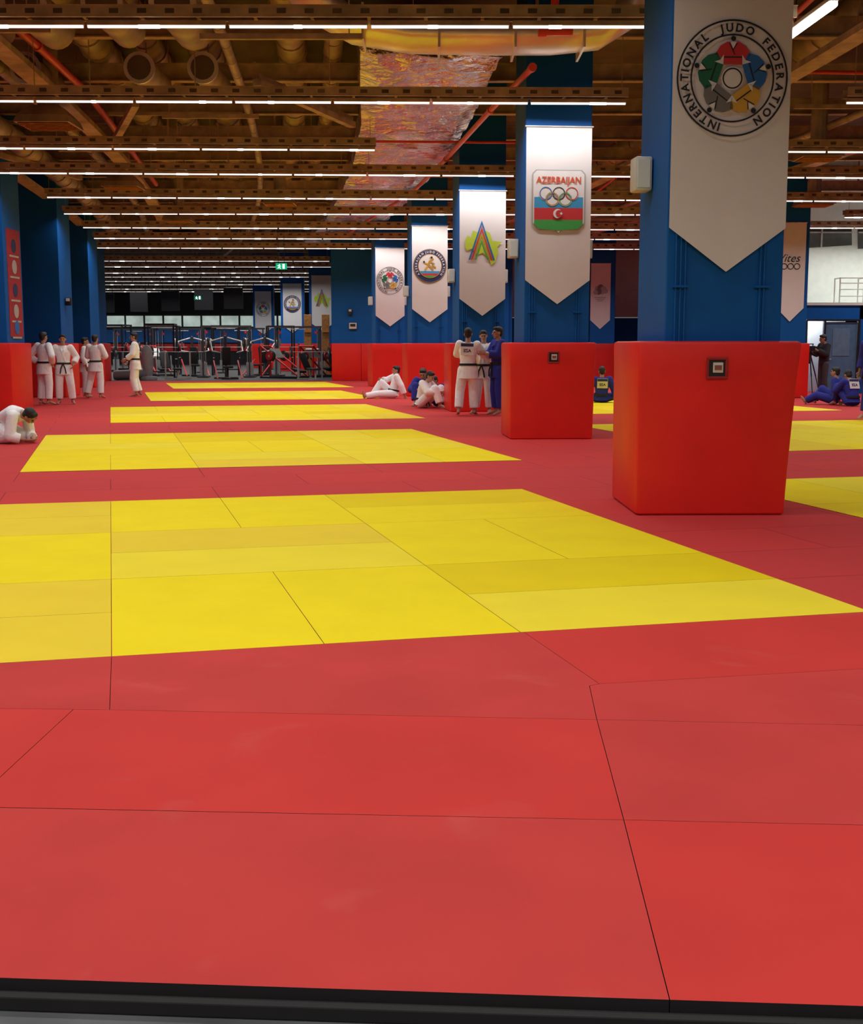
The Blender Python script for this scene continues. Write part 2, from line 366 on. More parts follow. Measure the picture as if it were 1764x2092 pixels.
for x,y,rr in ((-6.0,17.2,.24),(-5.2,17.2,.26),(-4.2,17.2,.24),(-3.3,17.2,.27),(-4.6,21.0,.22),(-3.6,21.0,.22),(-6.4,21.0,.22)):
    mb=MB().cyl((0,-.5,0),(0,.9,.0),rr,m=M_duct,seg=20).cyl((0,-.55,0),(0,-.5,0),rr*1.12,m=M_silver,seg=20).cyl((0,-.56,0),(0,-.55,0),rr*.85,m=M_slab,seg=20).cyl((0,0,rr),(0,0,6.92-5.75),.01,m=M_tray,seg=6)
    tag(mk('duct_outlet',mb,loc=(x,y,5.75),smooth=True),'short round duct with open flanged end','duct outlet','round duct outlets')
for off,z in ((-10.6,5.35),(3.4,5.4),(7.4,5.4),(-7.9,5.40)):
    mb=MB().sweep(path(off,12,49,z),[(-.15,-.04),(.15,-.04),(.15,.05),(.13,.05),(.13,-.025),(-.13,-.025),(-.13,.05),(-.15,.05)],M_tray)
    tag(mk('cable_tray',mb),'perforated steel cable tray running along the hall','cable tray','longitudinal cable trays')
def diag(a,c,z,wd=.12):
    a=Vector((*a,z));c=Vector((*c,z)); d=c-a
    mb=MB().box((0,0,0),(d.length,wd,.1),M_tray).box((0,0,.09),(d.length,.02,.1),M_tray)
    tag(mk('brace_beam',mb,loc=(a+c)/2,rz=math.atan2(d.y,d.x)),'diagonal steel brace under the ceiling','beam','diagonal braces')
diag((-8.5,15),(-9.6,26),5.3); diag((-2.6,19.3),(-1.4,23.0),5.3); diag((-4.8,21),(-6.5,26),5.3); diag((-10,20),(-8.2,30),5.28)
pp=[Vector(p) for p in ((.0,18.3,5.72),(-.1,20,5.72),(-.3,24,5.72),(-.85,30,5.72),(-1.6,36,5.72),(-2.6,43,5.72),(-4.2,52,5.72))]
q2=[]
for a,c in zip(pp,pp[1:]):
    nn=max(3,int((c-a).length/.35))
    for t in range(nn):
        q2.append(a.lerp(c,t/nn))
q2.append(pp[-1])
mb=MB(); rings=[]
for k,p in enumerate(q2):
    t=(q2[min(k+1,len(q2)-1)]-q2[max(k-1,0)]).normalized(); sd=t.cross(Vector((0,0,1))).normalized()
    ring=[]
    for a_ in (-1.0,-.75,-.5,-.25,0,.25,.5,.75,1.0): ring.append(p+sd*a_+Vector((0,0,-.28+random.uniform(-.035,.035)+(.04 if abs(a_)==1 else 0))))
    for a_,b_ in ((1.03,-.1),(1.0,.1),(1.0,.27),(-1.0,.27),(-1.0,.1),(-1.03,-.1)): ring.append(p+sd*(a_+random.uniform(-.02,.02))+Vector((0,0,b_)))
    rings.append(ring)
mb.loft(rings,M_foil)
tag(mk('foil_duct',mb),'foil-wrapped rectangular air duct with reddish reflections','duct')
mb=MB().sweep([(-2.0,16.9,6.75),(-1.85,17.1,6.3),(-1.55,17.3,5.9),(-1.0,17.45,5.62),(-.3,17.5,5.52),(.6,17.5,5.50),(1.6,17.5,5.50),(2.2,17.5,5.56),(2.6,17.5,5.8),(2.8,17.5,6.3)],[(.42*math.cos(6.2832*k/20),.20*math.sin(6.2832*k/20)) for k in range(20)],M_silver)
for x in (-.9,.1,1.1,2.0): mb.box((x,17.48,5.52 if x>-.5 else 5.62),(.03,.9,.46),M_silver)
tag(mk('air_duct',mb,smooth=True),'curved silver sheet-metal duct elbow','duct')
def pipe(pts,r,label):
    mb=MB().tube([Vector(p) for p in pts],r,M_redpipe,10)
    pts=[Vector(p) for p in pts]
    for a,c in zip(pts,pts[1:]):
        d=(c-a).normalized(); mb.cyl(a-d*.05,a+d*.05,r*1.35,m=M_redpipe,seg=10)
    tag(mk('sprinkler_pipe',mb,smooth=True),label,'pipe','red sprinkler pipes')
pipe([(1.40,18.1,5.25),(.97,21.3,5.25),(.30,26.8,5.25),(-.5,32.6,5.25),(-1.5,37.4,5.25),(-2.8,44,5.25)],.045,'long red sprinkler pipe along the hall')
pipe([(-5.65,16,5.75),(-5.75,19,5.75),(-5.95,22.4,5.75),(-7.5,35,5.75)],.06,'thick red pipe along the hall')
pipe([(1.50,15.9,6.9),(1.50,15.9,5.3),(1.50,15.9,5.28)],.05,'red vertical pipe drop with fittings')
pipe([(1.35,15.9,5.22),(1.72,15.9,5.22)],.055,'short red pipe elbow under the drop')
pipe([(5.6,21,5.8),(10.5,21.3,5.8)],.03,'thin red sprinkler pipe crossing the ceiling')
pipe([(4.9,12,5.9),(5.1,30,5.9),(4.6,48,5.9)],.04,'red sprinkler pipe along the hall')
pipe([(-4.4,25,5.35),(2.6,25.3,5.35)],.025,'thin red sprinkler pipe crossing the ceiling')
for x,y,s in ((-6.3,21.3,.9),(-7.1,29.6,.85),(-7.4,37.5,.85),(-3.9,33,.8),(9.9,33.2,.9),(7.5,25,.8)):
    r=root('ceiling_vent','tan square air diffuser hanging on a duct','air vent',(x,y,5.0),0,'square air diffusers')
    mb=MB(); h=s/2
    mb.loft([[(-h,-h,0),(h,-h,0),(h,h,0),(-h,h,0)],[(-h*.9,-h*.9,.12),(h*.9,-h*.9,.12),(h*.9,h*.9,.12),(-h*.9,h*.9,.12)],[(-h*.5,-h*.5,.3),(h*.5,-h*.5,.3),(h*.5,h*.5,.3),(-h*.5,h*.5,.3)]],M_duct)
    mb.cyl((0,0,.3),(0,0,1.9),h*.4,m=M_duct)
    mk('vent_body',mb,r)
    mb=MB()
    for k in range(7): mb.box((0,-h+.1+k*(s-.2)/6,-.012),(s-.08,.035,.012),M_wood,rx=.5)
    mk('grille',mb,r)
def exit_sign(x,y,z,s=1):
    r=root('exit_sign','green emergency exit sign with running figure','sign',(x,y,z))
    mk('sign_plate',MB().box((0,0,0),(.36*s,.06,.20*s),M_green).cyl((-.1,0,.1*s),(-.1,0,6.9-z),.008,m=M_dark).cyl((.1,0,.1*s),(.1,0,6.9-z),.008,m=M_dark),r)
    mb=MB().box((.08*s,-.035,0),(.07*s,.01,.15*s),M_signw).caps([(-.06*s,-.035,.02*s),(-.07*s,-.035,-.02*s),(-.11*s,-.035,-.06*s)],[.012*s]*3,M_signw).ell((-.055*s,-.035,.055*s),(.015*s,.008,.015*s),m=M_signw).caps([(-.12*s,-.035,.02*s),(-.06*s,-.035,.03*s),(-.02*s,-.035,.0)],[.008*s]*3,M_signw).caps([(-.07*s,-.035,-.02*s),(-.03*s,-.035,-.07*s)],[.012*s]*2,M_signw)
    mk('pictogram',mb,r)
exit_sign(-4.95,42,3.98); exit_sign(-12.5,68,3.9,1.1)
# ---------------------------------------------------------------- flat artwork
class Flat:
    def __init__(s,step=.0015,y0=-.012): s.mb=MB(); s.y=y0; s.step=step
    def nxt(s): s.y-=s.step
    def poly(s,pts,m):
        f=s.mb.bm.faces.new([s.mb.bm.verts.new((x,s.y,z)) for x,z in pts]); f.material_index=s.mb.mi(m)
    def ring(s,cx,cz,r0,r1,m,n=48,a0=0,a1=6.28318):
        i=s.mb.mi(m); full=abs(a1-a0)>6.2; A=[];B=[]
        cnt=n if full else n+1
        for k in range(cnt):
            a=a0+(a1-a0)*k/n; A.append(s.mb.bm.verts.new((cx+r0*math.cos(a),s.y,cz+r0*math.sin(a)))); B.append(s.mb.bm.verts.new((cx+r1*math.cos(a),s.y,cz+r1*math.sin(a))))
        for k in range(n):
            j=(k+1)%cnt
            f=s.mb.bm.faces.new((A[k],B[k],B[j],A[j])); f.material_index=i
    def disc(s,cx,cz,r,m,n=32): s.poly([(cx+r*math.cos(6.28318*k/n),cz+r*math.sin(6.28318*k/n)) for k in range(n)],m)
    def line(s,a,b,w,m):
        a=Vector(a);b=Vector(b);d=(b-a).normalized(); n=Vector((-d.y,d.x))*w/2
        s.poly([a+n,a-n,b-n,b+n],m)
    def done(s,name,parent,label=None):
        me=bpy.data.meshes.new(name); s.mb.bm.to_mesh(me); s.mb.bm.free()
        for m in s.mb.mats: me.materials.append(m)
        o=bpy.data.objects.new(name,me); col.objects.link(o); o.parent=parent
        if label: o['label']=label
        return o
TC={}
def textmesh(t,bold=.0,shear=0):
    key=(t,bold,shear)
    if key in TC: return TC[key]
    c=bpy.data.curves.new('t','FONT'); c.body=t; c.size=1; c.offset=bold; c.shear=shear; c.align_x='CENTER'; c.resolution_u=3
    o=bpy.data.objects.new('t',c); col.objects.link(o); dg=bpy.context.evaluated_depsgraph_get()
    me=o.evaluated_get(dg).to_mesh()
    vs=[(v.co.x,v.co.y) for v in me.vertices]; fs=[tuple(p.vertices) for p in me.polygons]
    bpy.data.objects.remove(o); bpy.data.curves.remove(c)
    TC[key]=(vs,fs); return TC[key]
def put_text(F,t,cx,cz,size,m,ang=0,bold=.02,shear=0,width=None):
    vs,fs=textmesh(t,bold,shear)
    if not vs: return
    sx=size
    if width:
        xs=[v[0] for v in vs]; sx=width/(max(xs)-min(xs))
    ca,sa=math.cos(ang),math.sin(ang); i=F.mb.mi(m)
    bv=[F.mb.bm.verts.new((cx+(x*sx*ca-y*size*sa),F.y,cz+(x*sx*sa+y*size*ca))) for x,y in vs]
    for f in fs:
        try: F.mb.bm.faces.new([bv[k] for k in f]).material_index=i
        except Exception: pass
def arc_text(F,t,cx,cz,r,size,m,d0,d1,bold=.03):
    # angular advance follows the width of each letter
    wd=[]
    for ch in t:
        if ch==' ': wd.append(.35); continue
        xs=[v[0] for v in textmesh(ch,bold,0)[0]]; wd.append(max(xs)-min(xs)+.16)
    cs=[0]
    for k in range(1,len(t)): cs.append(cs[-1]+(wd[k-1]+wd[k])/2)
    for k,ch in enumerate(t):
        if ch==' ': continue
        d=math.radians(d0+(d1-d0)*cs[k]/cs[-1]); put_text(F,ch,cx+r*math.sin(d),cz+r*math.cos(d),size,m,-d,bold)
def emblem_ijf(r,zc,R,step=.0015):
    F=Flat(step)
    F.ring(0,zc,.968*R,1.0*R,M_black,64); F.ring(0,zc,.725*R,.755*R,M_black,64)
    for k,c in enumerate((I_r,I_b,I_y,I_gr,I_g)):
        th=math.radians(72*k)
        def tr(p): return (R*(p[0]*math.cos(th)+p[1]*math.sin(th)), zc+R*(-p[0]*math.sin(th)+p[1]*math.cos(th)))
        F.poly([tr(p) for p in ((-.17,.235),(-.165,.40),(-.235,.30),(-.33,.40),(-.23,.55),(-.11,.62),(.11,.62),(.23,.55),(.33,.40),(.235,.30),(.165,.40),(.17,.235))],c)
        F.disc(*tr((0,.675)),.045*R,M_black,16)
    F.nxt()
    for k in range(5):
        th=math.radians(72*k)
        def tr(p): return (R*(p[0]*math.cos(th)+p[1]*math.sin(th)), zc+R*(-p[0]*math.sin(th)+p[1]*math.cos(th)))
        F.poly([tr(p) for p in ((-.06,.62),(.06,.62),(.0,.50))],I_w)
        F.line(tr((-.07,.60)),tr((.03,.40)),.018*R,M_black); F.line(tr((.07,.60)),tr((-.01,.48)),.018*R,M_black)
        F.line(tr((-.16,.36)),tr((.16,.36)),.022*R,M_black)
        F.poly([tr(p) for p in ((-.17,.235),(-.235,.30),(-.165,.40))],I_w); F.poly([tr(p) for p in ((.17,.235),(.235,.30),(.165,.40))],I_w)
    F.disc(0,zc,.20*R,I_w); F.nxt(); F.ring(0,zc,.155*R,.18*R,M_black)
    F.done('emblem',r)
    F=Flat(step)
    arc_text(F,'JUDO',0,zc,.795*R,.195*R,M_black,-14,20); arc_text(F,'FEDERATION',0,zc,.795*R,.195*R,M_black,43,146); arc_text(F,'INTERNATIONAL',0,zc,.795*R,.195*R,M_black,195,323)
    F.done('lettering',r)
def emblem_noc(r,zc,sc_=1):
    p=.00755; F=Flat(.003)
    def q(x,y): return (x*p,zc+(405-y)*p)
    def outl(k):
        w=53+k; t=345-k; b=462+k
        return [q(-w+7,t),q(w-7,t),q(w,t+7),q(w,b-12),q(w-12,b),(q(8,b)),q(0,b+7),q(-8,b),q(-w+12,b),q(-w,b-12),q(-w,t+7)]
    F.poly(outl(0),I_lg); F.nxt(); F.poly(outl(-1.8),I_w); F.nxt()
    F.poly([q(-49,398),q(49,398),q(49,419),q(-49,419)],I_sky); F.poly([q(-49,419),q(49,419),q(49,442),q(-49,442)],I_r); F.poly([q(-49,442),q(49,442),q(49,451),q(38,460),q(0,463),q(-38,460),q(-49,451)],I_gn)
    F.nxt()
    for x,y in ((-26,391),(0,391),(26,391),(-13,402),(13,402)): F.disc(x*p,zc+(405-y)*p,14*p,I_w)
    F.nxt()
    for x,y,m_ in ((-26,391,I_b),(0,391,M_black),(26,391,I_r),(-13,402,I_gold),(13,402,I_gn)):
        F.ring(x*p,zc+(405-y)*p,11*p,12.6*p,m_,28); F.y-=.0004
    F.nxt(); F.disc(-2*p,zc-25*p,9*p,I_w); F.nxt(); F.disc(1*p,zc-25*p,7*p,I_r); F.nxt()
    F.poly([(5*p+(3.4 if k%2 else 1.6)*p*math.cos(k*math.pi/8),zc-25*p+(3.4 if k%2 else 1.6)*p*math.sin(k*math.pi/8)) for k in range(16)],I_w)
    F.done('emblem',r)
    F=Flat(.003,-.022); put_text(F,'AZERBAIJAN',0,zc+(405-371)*p,.135,I_or,bold=.02,width=90*p); F.done('lettering',r)
def emblem_map(r,zc,step=.004):
    p=.0105; F=Flat(step)
    F.poly([(x*p,zc-y*p) for x,y in ((-36,-2),(-32,-14),(-24,-10),(-20,-24),(-8,-20),(-2,-12),(6,-24),(14,-20),(20,-4),(40,-2),(30,8),(32,18),(26,38),(18,44),(12,30),(0,20),(-10,24),(-22,12),(-32,16),(-36,8))],I_lime)
    F.nxt()
    for a,b,w,c in ((-2,-44,3,I_b),(-2,-31,3,I_r),(-2,-18,2.6,I_gold),(-2,-6,2.4,I_gn)):
        k=(34-b)/78.0
        F.poly([(x*p,zc-y*p) for x,y in ((a,b),(a-27*k,34),(a-27*k+w*1.2,34),(a,b+w*2.6),(a+27*k-w*1.2,34),(a+27*k,34))],c)
    F.done('emblem',r)
def emblem_azjf(r,zc,R,step=.004):
    F=Flat(step)
    F.disc(0,zc,R,I_navy,48); F.nxt(); F.disc(0,zc,.72*R,I_w,40); F.ring(0,zc,.95*R,.97*R,I_gold,48); F.nxt()
    F.ring(0,zc,.69*R,.72*R,I_gold,40)
    for (z0,z1,c) in ((-.30,-.44,I_sky),(-.44,-.56,I_r),(-.56,-.68,I_gn)):
        w0=math.sqrt(max(0,.68**2-z0*z0)); w1=math.sqrt(max(0,.69**2-z1*z1))
        F.poly([(-w0*R,zc+z0*R),(w0*R,zc+z0*R),(w1*R,zc+z1*R),(-w1*R,zc+z1*R)],c)
    F.nxt()
    for a,b,w in (((-.30,-.25),(-.12,.02),.11),((-.12,.02),(.02,.30),.15),((.02,.30),(.22,.42),.09),((.0,.25),(.28,.12),.08),((-.05,.02),(.2,-.24),.11),((.1,.05),(.36,-.10),.09),((-.1,.1),(-.34,.2),.07),((.1,.38),(.0,.52),.10)):
        F.line((a[0]*R,zc+a[1]*R),(b[0]*R,zc+b[1]*R),w*R,I_gold if b[0]>0 else I_y); F.y-=.0005
    F.disc(.10*R,zc+.5*R,.07*R,M_black,12); F.disc(-.36*R,zc+.24*R,.06*R,M_black,12)
    F.done('emblem',r)
    F=Flat(step,-.012-3*step); arc_text(F,'AZERBAIJAN JUDO FEDERATION',0,zc,.78*R,.17*R,I_w,-125,125); F.done('lettering',r)
def emblem_logo(r,zc,t):
    F=Flat(.004); put_text(F,t,-.10,zc,.30,M_black,bold=.0,shear=.35)
    for x,y in ((-.2,-.12),(-.03,-.12),(.14,-.12)): F.ring(x,zc+y,.065,.085,M_black,20); F.y-=.0005
    F.done('emblem',r)
def emblem_blob(r,zc):
    F=Flat(.004)
    for x,z,a in ((-.12,.1,.12),(.0,.14,.13),(.12,.08,.12),(.06,-.02,.12),(-.08,-.02,.13),(.2,.0,.1),(-.2,-.05,.1)): F.disc(x,zc+z,a,I_lg if a<.125 else I_gr,9); F.y-=.0006
    for k in range(3): F.line((-.25+.06*k,zc-.25-.07*k),(.22-.06*k,zc-.25-.07*k),.035,I_lg)
    F.done('emblem',r)
def banner(x,y,rz,wd,fn,label,ztop=4.65,zsh=2.40,ztip=2.04):
    r=root('banner',label,'banner',(x,y,0),rz,'white pennant banners on the columns')
    mb=MB(); bm=mb.bm; i=mb.mi(M_cloth); nx,nz=12,24; gr=[]
    ph=random.random()*6
    for a in range(nx+1):
        s=a/nx; X=(s-.5)*wd; zb=ztip+(zsh-ztip)*abs(2*s-1); cl=[]
        for k in range(nz+1):
            z=ztop+(zb-ztop)*k/nz
            cl.append(bm.verts.new((X,.004*math.sin(7*s+ph+z*1.3)*(k/nz),z)))
        gr.append(cl)
    for a in range(nx):
        for k in range(nz): bm.faces.new((gr[a][k],gr[a+1][k],gr[a+1][k+1],gr[a][k+1])).material_index=i
    mk('cloth',mb,r,smooth=True)
    mk('hanging_rod',MB().cyl((-wd/2-.02,0,ztop),(wd/2+.02,0,ztop),.014,m=M_steel),r)
    if fn: fn(r)
    return r
# ---------------------------------------------------------------- columns
def column(x,yf,rz,prz,label,wd=1.0,dp=1.0,pw=1.27,pd=1.27,speakers=True,socket=True,zt=6.9,pads=True,cx=None,conduit=True,flare=0.0):
    cx=x if cx is None else cx; yc=yf+.64+(pd-1.27)/2
    r=root('column',label,'column',(cx,yc,0),rz)
    mk('column_shaft',MB().box((0,0,zt/2),(wd,dp,zt),M_blue,bev=.012),r)
    if conduit:
        mb=MB()
        for c in (-.42,-.38,-.34,.30,.335):
            mb.cyl((c,-dp/2-.012,1.2),(c,-dp/2-.012,3.2),.009,m=M_blue,seg=8)
        for c in (-.38,.318): mb.box((c,-dp/2-.014,1.92),(.13,.03,.02),M_blue)
        mk('conduit',mb,r)
    if pads:
        p=root('column_pad','red vinyl safety pad wrapped around a blue column','column pad',(x,yc,0),prz,'red column pads')
        h=1.465; a,b2=pw/2,pd/2; ia,ib=max(wd/2+.05,a-.085),max(dp/2+.05,b2-.085)
        mb=MB()
        def ringv(a_,b_,z,bul=0,inner=False):
            c=0 if inner else .028
            if c:
                c2=c*.3
                base=[(-a_+c,-b_),(a_-c,-b_),(a_-c2,-b_+c2),(a_,-b_+c),(a_,b_-c),(a_-c2,b_-c2),(a_-c,b_),(-a_+c,b_),(-a_+c2,b_-c2),(-a_,b_-c),(-a_,-b_+c),(-a_+c2,-b_+c2)]
            else: base=[(-a_,-b_),(a_,-b_),(a_,-b_),(a_,-b_),(a_,b_),(a_,b_),(a_,b_),(-a_,b_),(-a_,b_),(-a_,b_),(-a_,-b_),(-a_,-b_)]
            fl=flare*(z/h)**1.3
            return [(q[0]*(1+bul)+(fl if q[0]>0 else 0),q[1]*(1+bul),z) for q in base]
        rings=[ringv(a-.015,b2-.015,0),ringv(a,b2,.015)]+[ringv(a,b2,z,bb) for z,bb in ((.4,.004),(.8,.006),(1.2,.008),(1.43,.014))]+[ringv(a-.006,b2-.006,1.455,.014),ringv(a-.03,b2-.03,h,.012),ringv(ia+.02,ib+.02,h,0),ringv(ia+.011,ib+.011,h-.02,0,True),ringv(ia+.011,ib+.011,0.0,0,True)]
        mb.loft(rings,M_red,cap=False)
        mk('pad_cover',mb,p,smooth=True)
        if socket:
            mb=MB()
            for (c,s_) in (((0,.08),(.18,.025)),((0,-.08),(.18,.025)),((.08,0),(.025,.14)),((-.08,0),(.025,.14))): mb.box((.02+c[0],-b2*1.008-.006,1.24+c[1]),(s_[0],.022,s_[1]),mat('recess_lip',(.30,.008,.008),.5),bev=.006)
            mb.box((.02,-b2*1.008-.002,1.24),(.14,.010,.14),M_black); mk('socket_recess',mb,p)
            mk('socket_plate',MB().box((.028,-b2*1.008-.009,1.245),(.085,.014,.085),M_plastic,bev=.004).box((.028,-b2*1.008-.017,1.245),(.06,.004,.04),M_lip),p)
    if speakers:
        for s in (-1,1):
            lx=s*(wd/2+.085); ly=.12 if s<0 else .16
            px=cx+lx*math.cos(rz)-ly*math.sin(rz); py=yc+lx*math.sin(rz)+ly*math.cos(rz)
            sp=root('wall_speaker','white box loudspeaker mounted on a blue column','speaker',(px,py,2.76),rz,'white column speakers')
            mk('speaker_body',MB().box((0,0,.15),(.15,.22,.29),M_plastic,bev=.018),sp,smooth=True)
            mk('speaker_grille',MB().box((0,-.112,.15),(.11,.006,.24),M_white,bev=.002),sp)
            mk('bracket',MB().box((-s*.075,0,.15),(.03,.06,.12),M_dark),sp)
    return r
rad=math.radians
def front(cx,yf,rz,dp=1.0,off=.035,pd=1.27):
    yc=yf+.64+(pd-1.27)/2; return cx+math.sin(rz)*(dp/2+off), yc-math.cos(rz)*(dp/2+off)
cols=[(2.36,10.56,4,1.0,2.43,lambda r:emblem_ijf(r,3.60,.465),'white banner with international judo federation ring emblem',.09),
 (1.80,19.15,5,3,1.86,lambda r:emblem_noc(r,3.57),'white banner with Azerbaijan olympic emblem and flag shield',.03),
 (.98,27.0,7,6,1.02,lambda r:emblem_map(r,3.57),'white banner with lime map and coloured peak emblem',.0),
 (-.12,35.0,8,8,-.12,lambda r:emblem_azjf(r,3.57,.46),'white banner with round navy judo federation emblem',0),
 (-1.5,43.0,10,10,-1.5,lambda r:emblem_ijf(r,3.57,.46,.004),'white banner with ring emblem of five judo jackets',0)]
for k,(px,yf,rz,prz,cx,fn,lb,fl) in enumerate(cols):
    column(px,yf,rad(rz),rad(prz),'tall blue painted square column with red padded base',cx=cx,socket=(k<2),flare=fl)
    fx,fy=front(cx,yf,rad(rz)); banner(fx,fy,rad(rz),.99,fn,lb)
for x,yf,rz,fn,lb in ((-5.2,60,3,lambda r:emblem_map(r,3.57,.01),'white banner with lime map emblem over the gym'),(-7.5,68,3,lambda r:emblem_azjf(r,3.57,.46,.01),'white banner with round navy emblem over the gym'),(-10.4,78,3,lambda r:emblem_ijf(r,3.57,.44,.01),'white banner with ring emblem over the gym')):
    column(x,yf,rad(rz),rad(rz),'blue painted column standing in the gym',wd=1.25,pw=1.5,speakers=False,socket=False,conduit=False)
    fx,fy=front(x,yf,rad(rz)); banner(fx,fy,rad(rz),1.0,fn,lb)
column(9.72,34,rad(-2),rad(-2),'blue painted column beside the door wall',wd=.8,pw=.95,speakers=False,socket=False,conduit=False)
fx,fy=front(9.66,34,rad(-2)); banner(fx,fy,rad(-2),.72,lambda r:emblem_logo(r,3.62,'Vites'),'white banner with black script logo and rings')
column(6.9,51,rad(0),rad(0),'blue painted column near the far wall',speakers=False,socket=False,conduit=False)
fx,fy=front(6.8,51,0); banner(fx,fy,0,.8,lambda r:emblem_blob(r,3.55),'white banner with grey emblem')
for (x,yf) in ((-9.65,27.0),(-10.65,34.4),(-11.95,42.2),(-13.45,49.0)):
    column(x,yf,0,0,'blue pier with red padded base along the hall side',wd=1.1,dp=1.15,pw=1.3,pd=1.4,speakers=False,socket=False,conduit=False)
r=root('poster','tall red poster with white round emblems and lettering','poster',(-9.094,27.75,2.75))
mk('poster_sheet',MB().box((0,0,0),(.012,.85,2.3),mat('poster_red',(.32,.015,.03),.7)),r)
mb=MB()
for k,(z,c) in enumerate(((.8,I_navy),(.35,I_lg),(-.15,I_navy),(-.6,I_lg),(-.95,I_b))):
    mb.cyl((.006,0,z),(.012+.001*k,0,z),.15,m=c,seg=20); mb.box((.01,0,z-.22),(.006,.6,.04),I_lg)
mk('poster_print',mb,r)
for x,y,z in ((-10.0,35.0,2.6),(-3.2,49.93,2.7)):
    r=root('emergency_lamp','small dark emergency floodlight on a bracket','lamp',(x,y,z))
    mk('lamp_body',MB().box((.0,-.03,0),(.16,.12,.22),M_dark,bev=.02).box((.0,-.10,.05),(.10,.02,.08),M_plastic),r,smooth=True)
tag(mk('junction_box',MB().box((0,0,0),(.3,.12,.24),M_plastic,bev=.02).box((0,-.07,.03),(.2,.02,.1),M_dark),loc=(-3.1,49.94,2.15)),'white junction box on the blue wall','electrical box')
# ---------------------------------------------------------------- gym machines
def disc_plate(mb,c,ax,r,t,m): 
    c=Vector(c);ax=Vector(ax).normalized(); mb.cyl(c-ax*t/2,c+ax*t/2,r,m=m,seg=20); mb.cyl(c-ax*(t/2+.006),c+ax*(t/2+.006),r*.3,m=M_steel,seg=12)
M_frame=mat('rack_paint',(.07,.07,.075),.4,.2)
def g_rack(loc,rz):
    r=root('power_rack','black steel power rack with loaded barbell','gym rack',loc,rz,'power racks in the gym')
    mb=MB()
    for x in (-.6,.6):
        for y in (-.6,.6): mb.box((x,y,1.15),(.075,.075,2.3),M_dark)
        mb.box((x,0,.04),(.08,1.3,.07),M_dark); mb.box((x,0,2.27),(.07,1.3,.07),M_dark); mb.cyl((x,-.6,.8),(x,.6,.8),.02,m=M_steel)
    for y in (-.6,.6): mb.box((0,y,2.27),(1.2,.07,.07),M_dark)
    mb.cyl((-.6,-.62,2.2),(.6,-.62,2.2),.02,m=M_steel); mb.box((0,.6,.25),(1.2,.05,.05),M_dark)
    mk('rack_frame',mb,r)
    mb=MB().cyl((-1.05,-.68,1.3),(1.05,-.68,1.3),.014,m=M_steel)
    for s in (-1,1): disc_plate(mb,(s*.82,-.68,1.3),(1,0,0),.22,.05,M_rubber); disc_plate(mb,(s*.88,-.68,1.3),(1,0,0),.17,.04,M_redsteel)
    mk('barbell',mb,r); return r
def g_cable(loc,rz):
    r=root('cable_machine','black cable machine with two weight stacks','gym machine',loc,rz,'cable machines in the gym')
    mb=MB()
    for s in (-1,1):
        for y in (-.15,.15): mb.box((s*1.0,y,1.1),(.06,.06,2.2),M_frame)
        mb.box((s*1.0,0,.04),(.5,.8,.06),M_frame); mb.cyl((s*.9,0,.1),(s*.9,0,2.1),.012,m=M_steel); mb.cyl((s*1.1,0,.1),(s*1.1,0,2.1),.012,m=M_steel)
        disc_plate(mb,(s*.85,0,1.95),(0,1,0),.07,.03,M_redsteel)
    mb.box((0,0,2.2),(2.2,.09,.08),M_frame); mb.cyl((-.4,-.05,2.1),(.4,-.05,2.1),.02,m=M_steel)
    mk('machine_frame',mb,r)
    for s in (-1,1):
        mb=MB()
        for k in range(10): mb.box((s*1.0,0,.13+k*.055),(.30,.14,.053),M_steel)
        mk('weight_stack',mb,r)
    return r
def plates(r,specs):
    for s in (-1,1):
        for (x,y,z,rr,t,m_) in specs:
            mb=MB(); disc_plate(mb,(s*x,y,z),(1,0,0),rr,t,m_); mk('weight_plate',mb,r,smooth=True)
def g_press(loc,rz):
    r=root('leg_press','red and black plate-loaded leg press machine','gym machine',loc,rz,'plate machines in the gym')
    mb=MB()
    for s in (-.35,.35):
        mb.caps([(s,-1.0,.08),(s,.9,1.35)],[.04,.04],M_redsteel,8); mb.box((s,-.1,.05),(.07,2.1,.07),M_dark); mb.caps([(s,.9,.05),(s,.9,1.35)],[.035,.035],M_redsteel,8); mb.caps([(s,-1.0,.08),(s,-.9,.9)],[.03,.03],M_steel,8)
    mb.cyl((-.4,.9,1.35),(.4,.9,1.35),.035,m=M_redsteel); mb.cyl((-.4,-1,.08),(.4,-1,.08),.035,m=M_dark); mb.box((0,.35,1.05),(.7,.06,.45),M_steel,rx=-.6)
    mk('machine_frame',mb,r)
    mb=MB().box((0,-.75,.35),(.42,.5,.09),M_black,rx=.25,bev=.02).box((0,-1.05,.72),(.42,.09,.75),M_black,rx=-.45,bev=.02)
    mk('seat',mb,r,smooth=True)
    plates(r,((.48,.3,.95,.22,.045,M_rubber),(.55,.3,.95,.20,.045,M_frame),(.62,.3,.95,.17,.045,M_redsteel))); return r
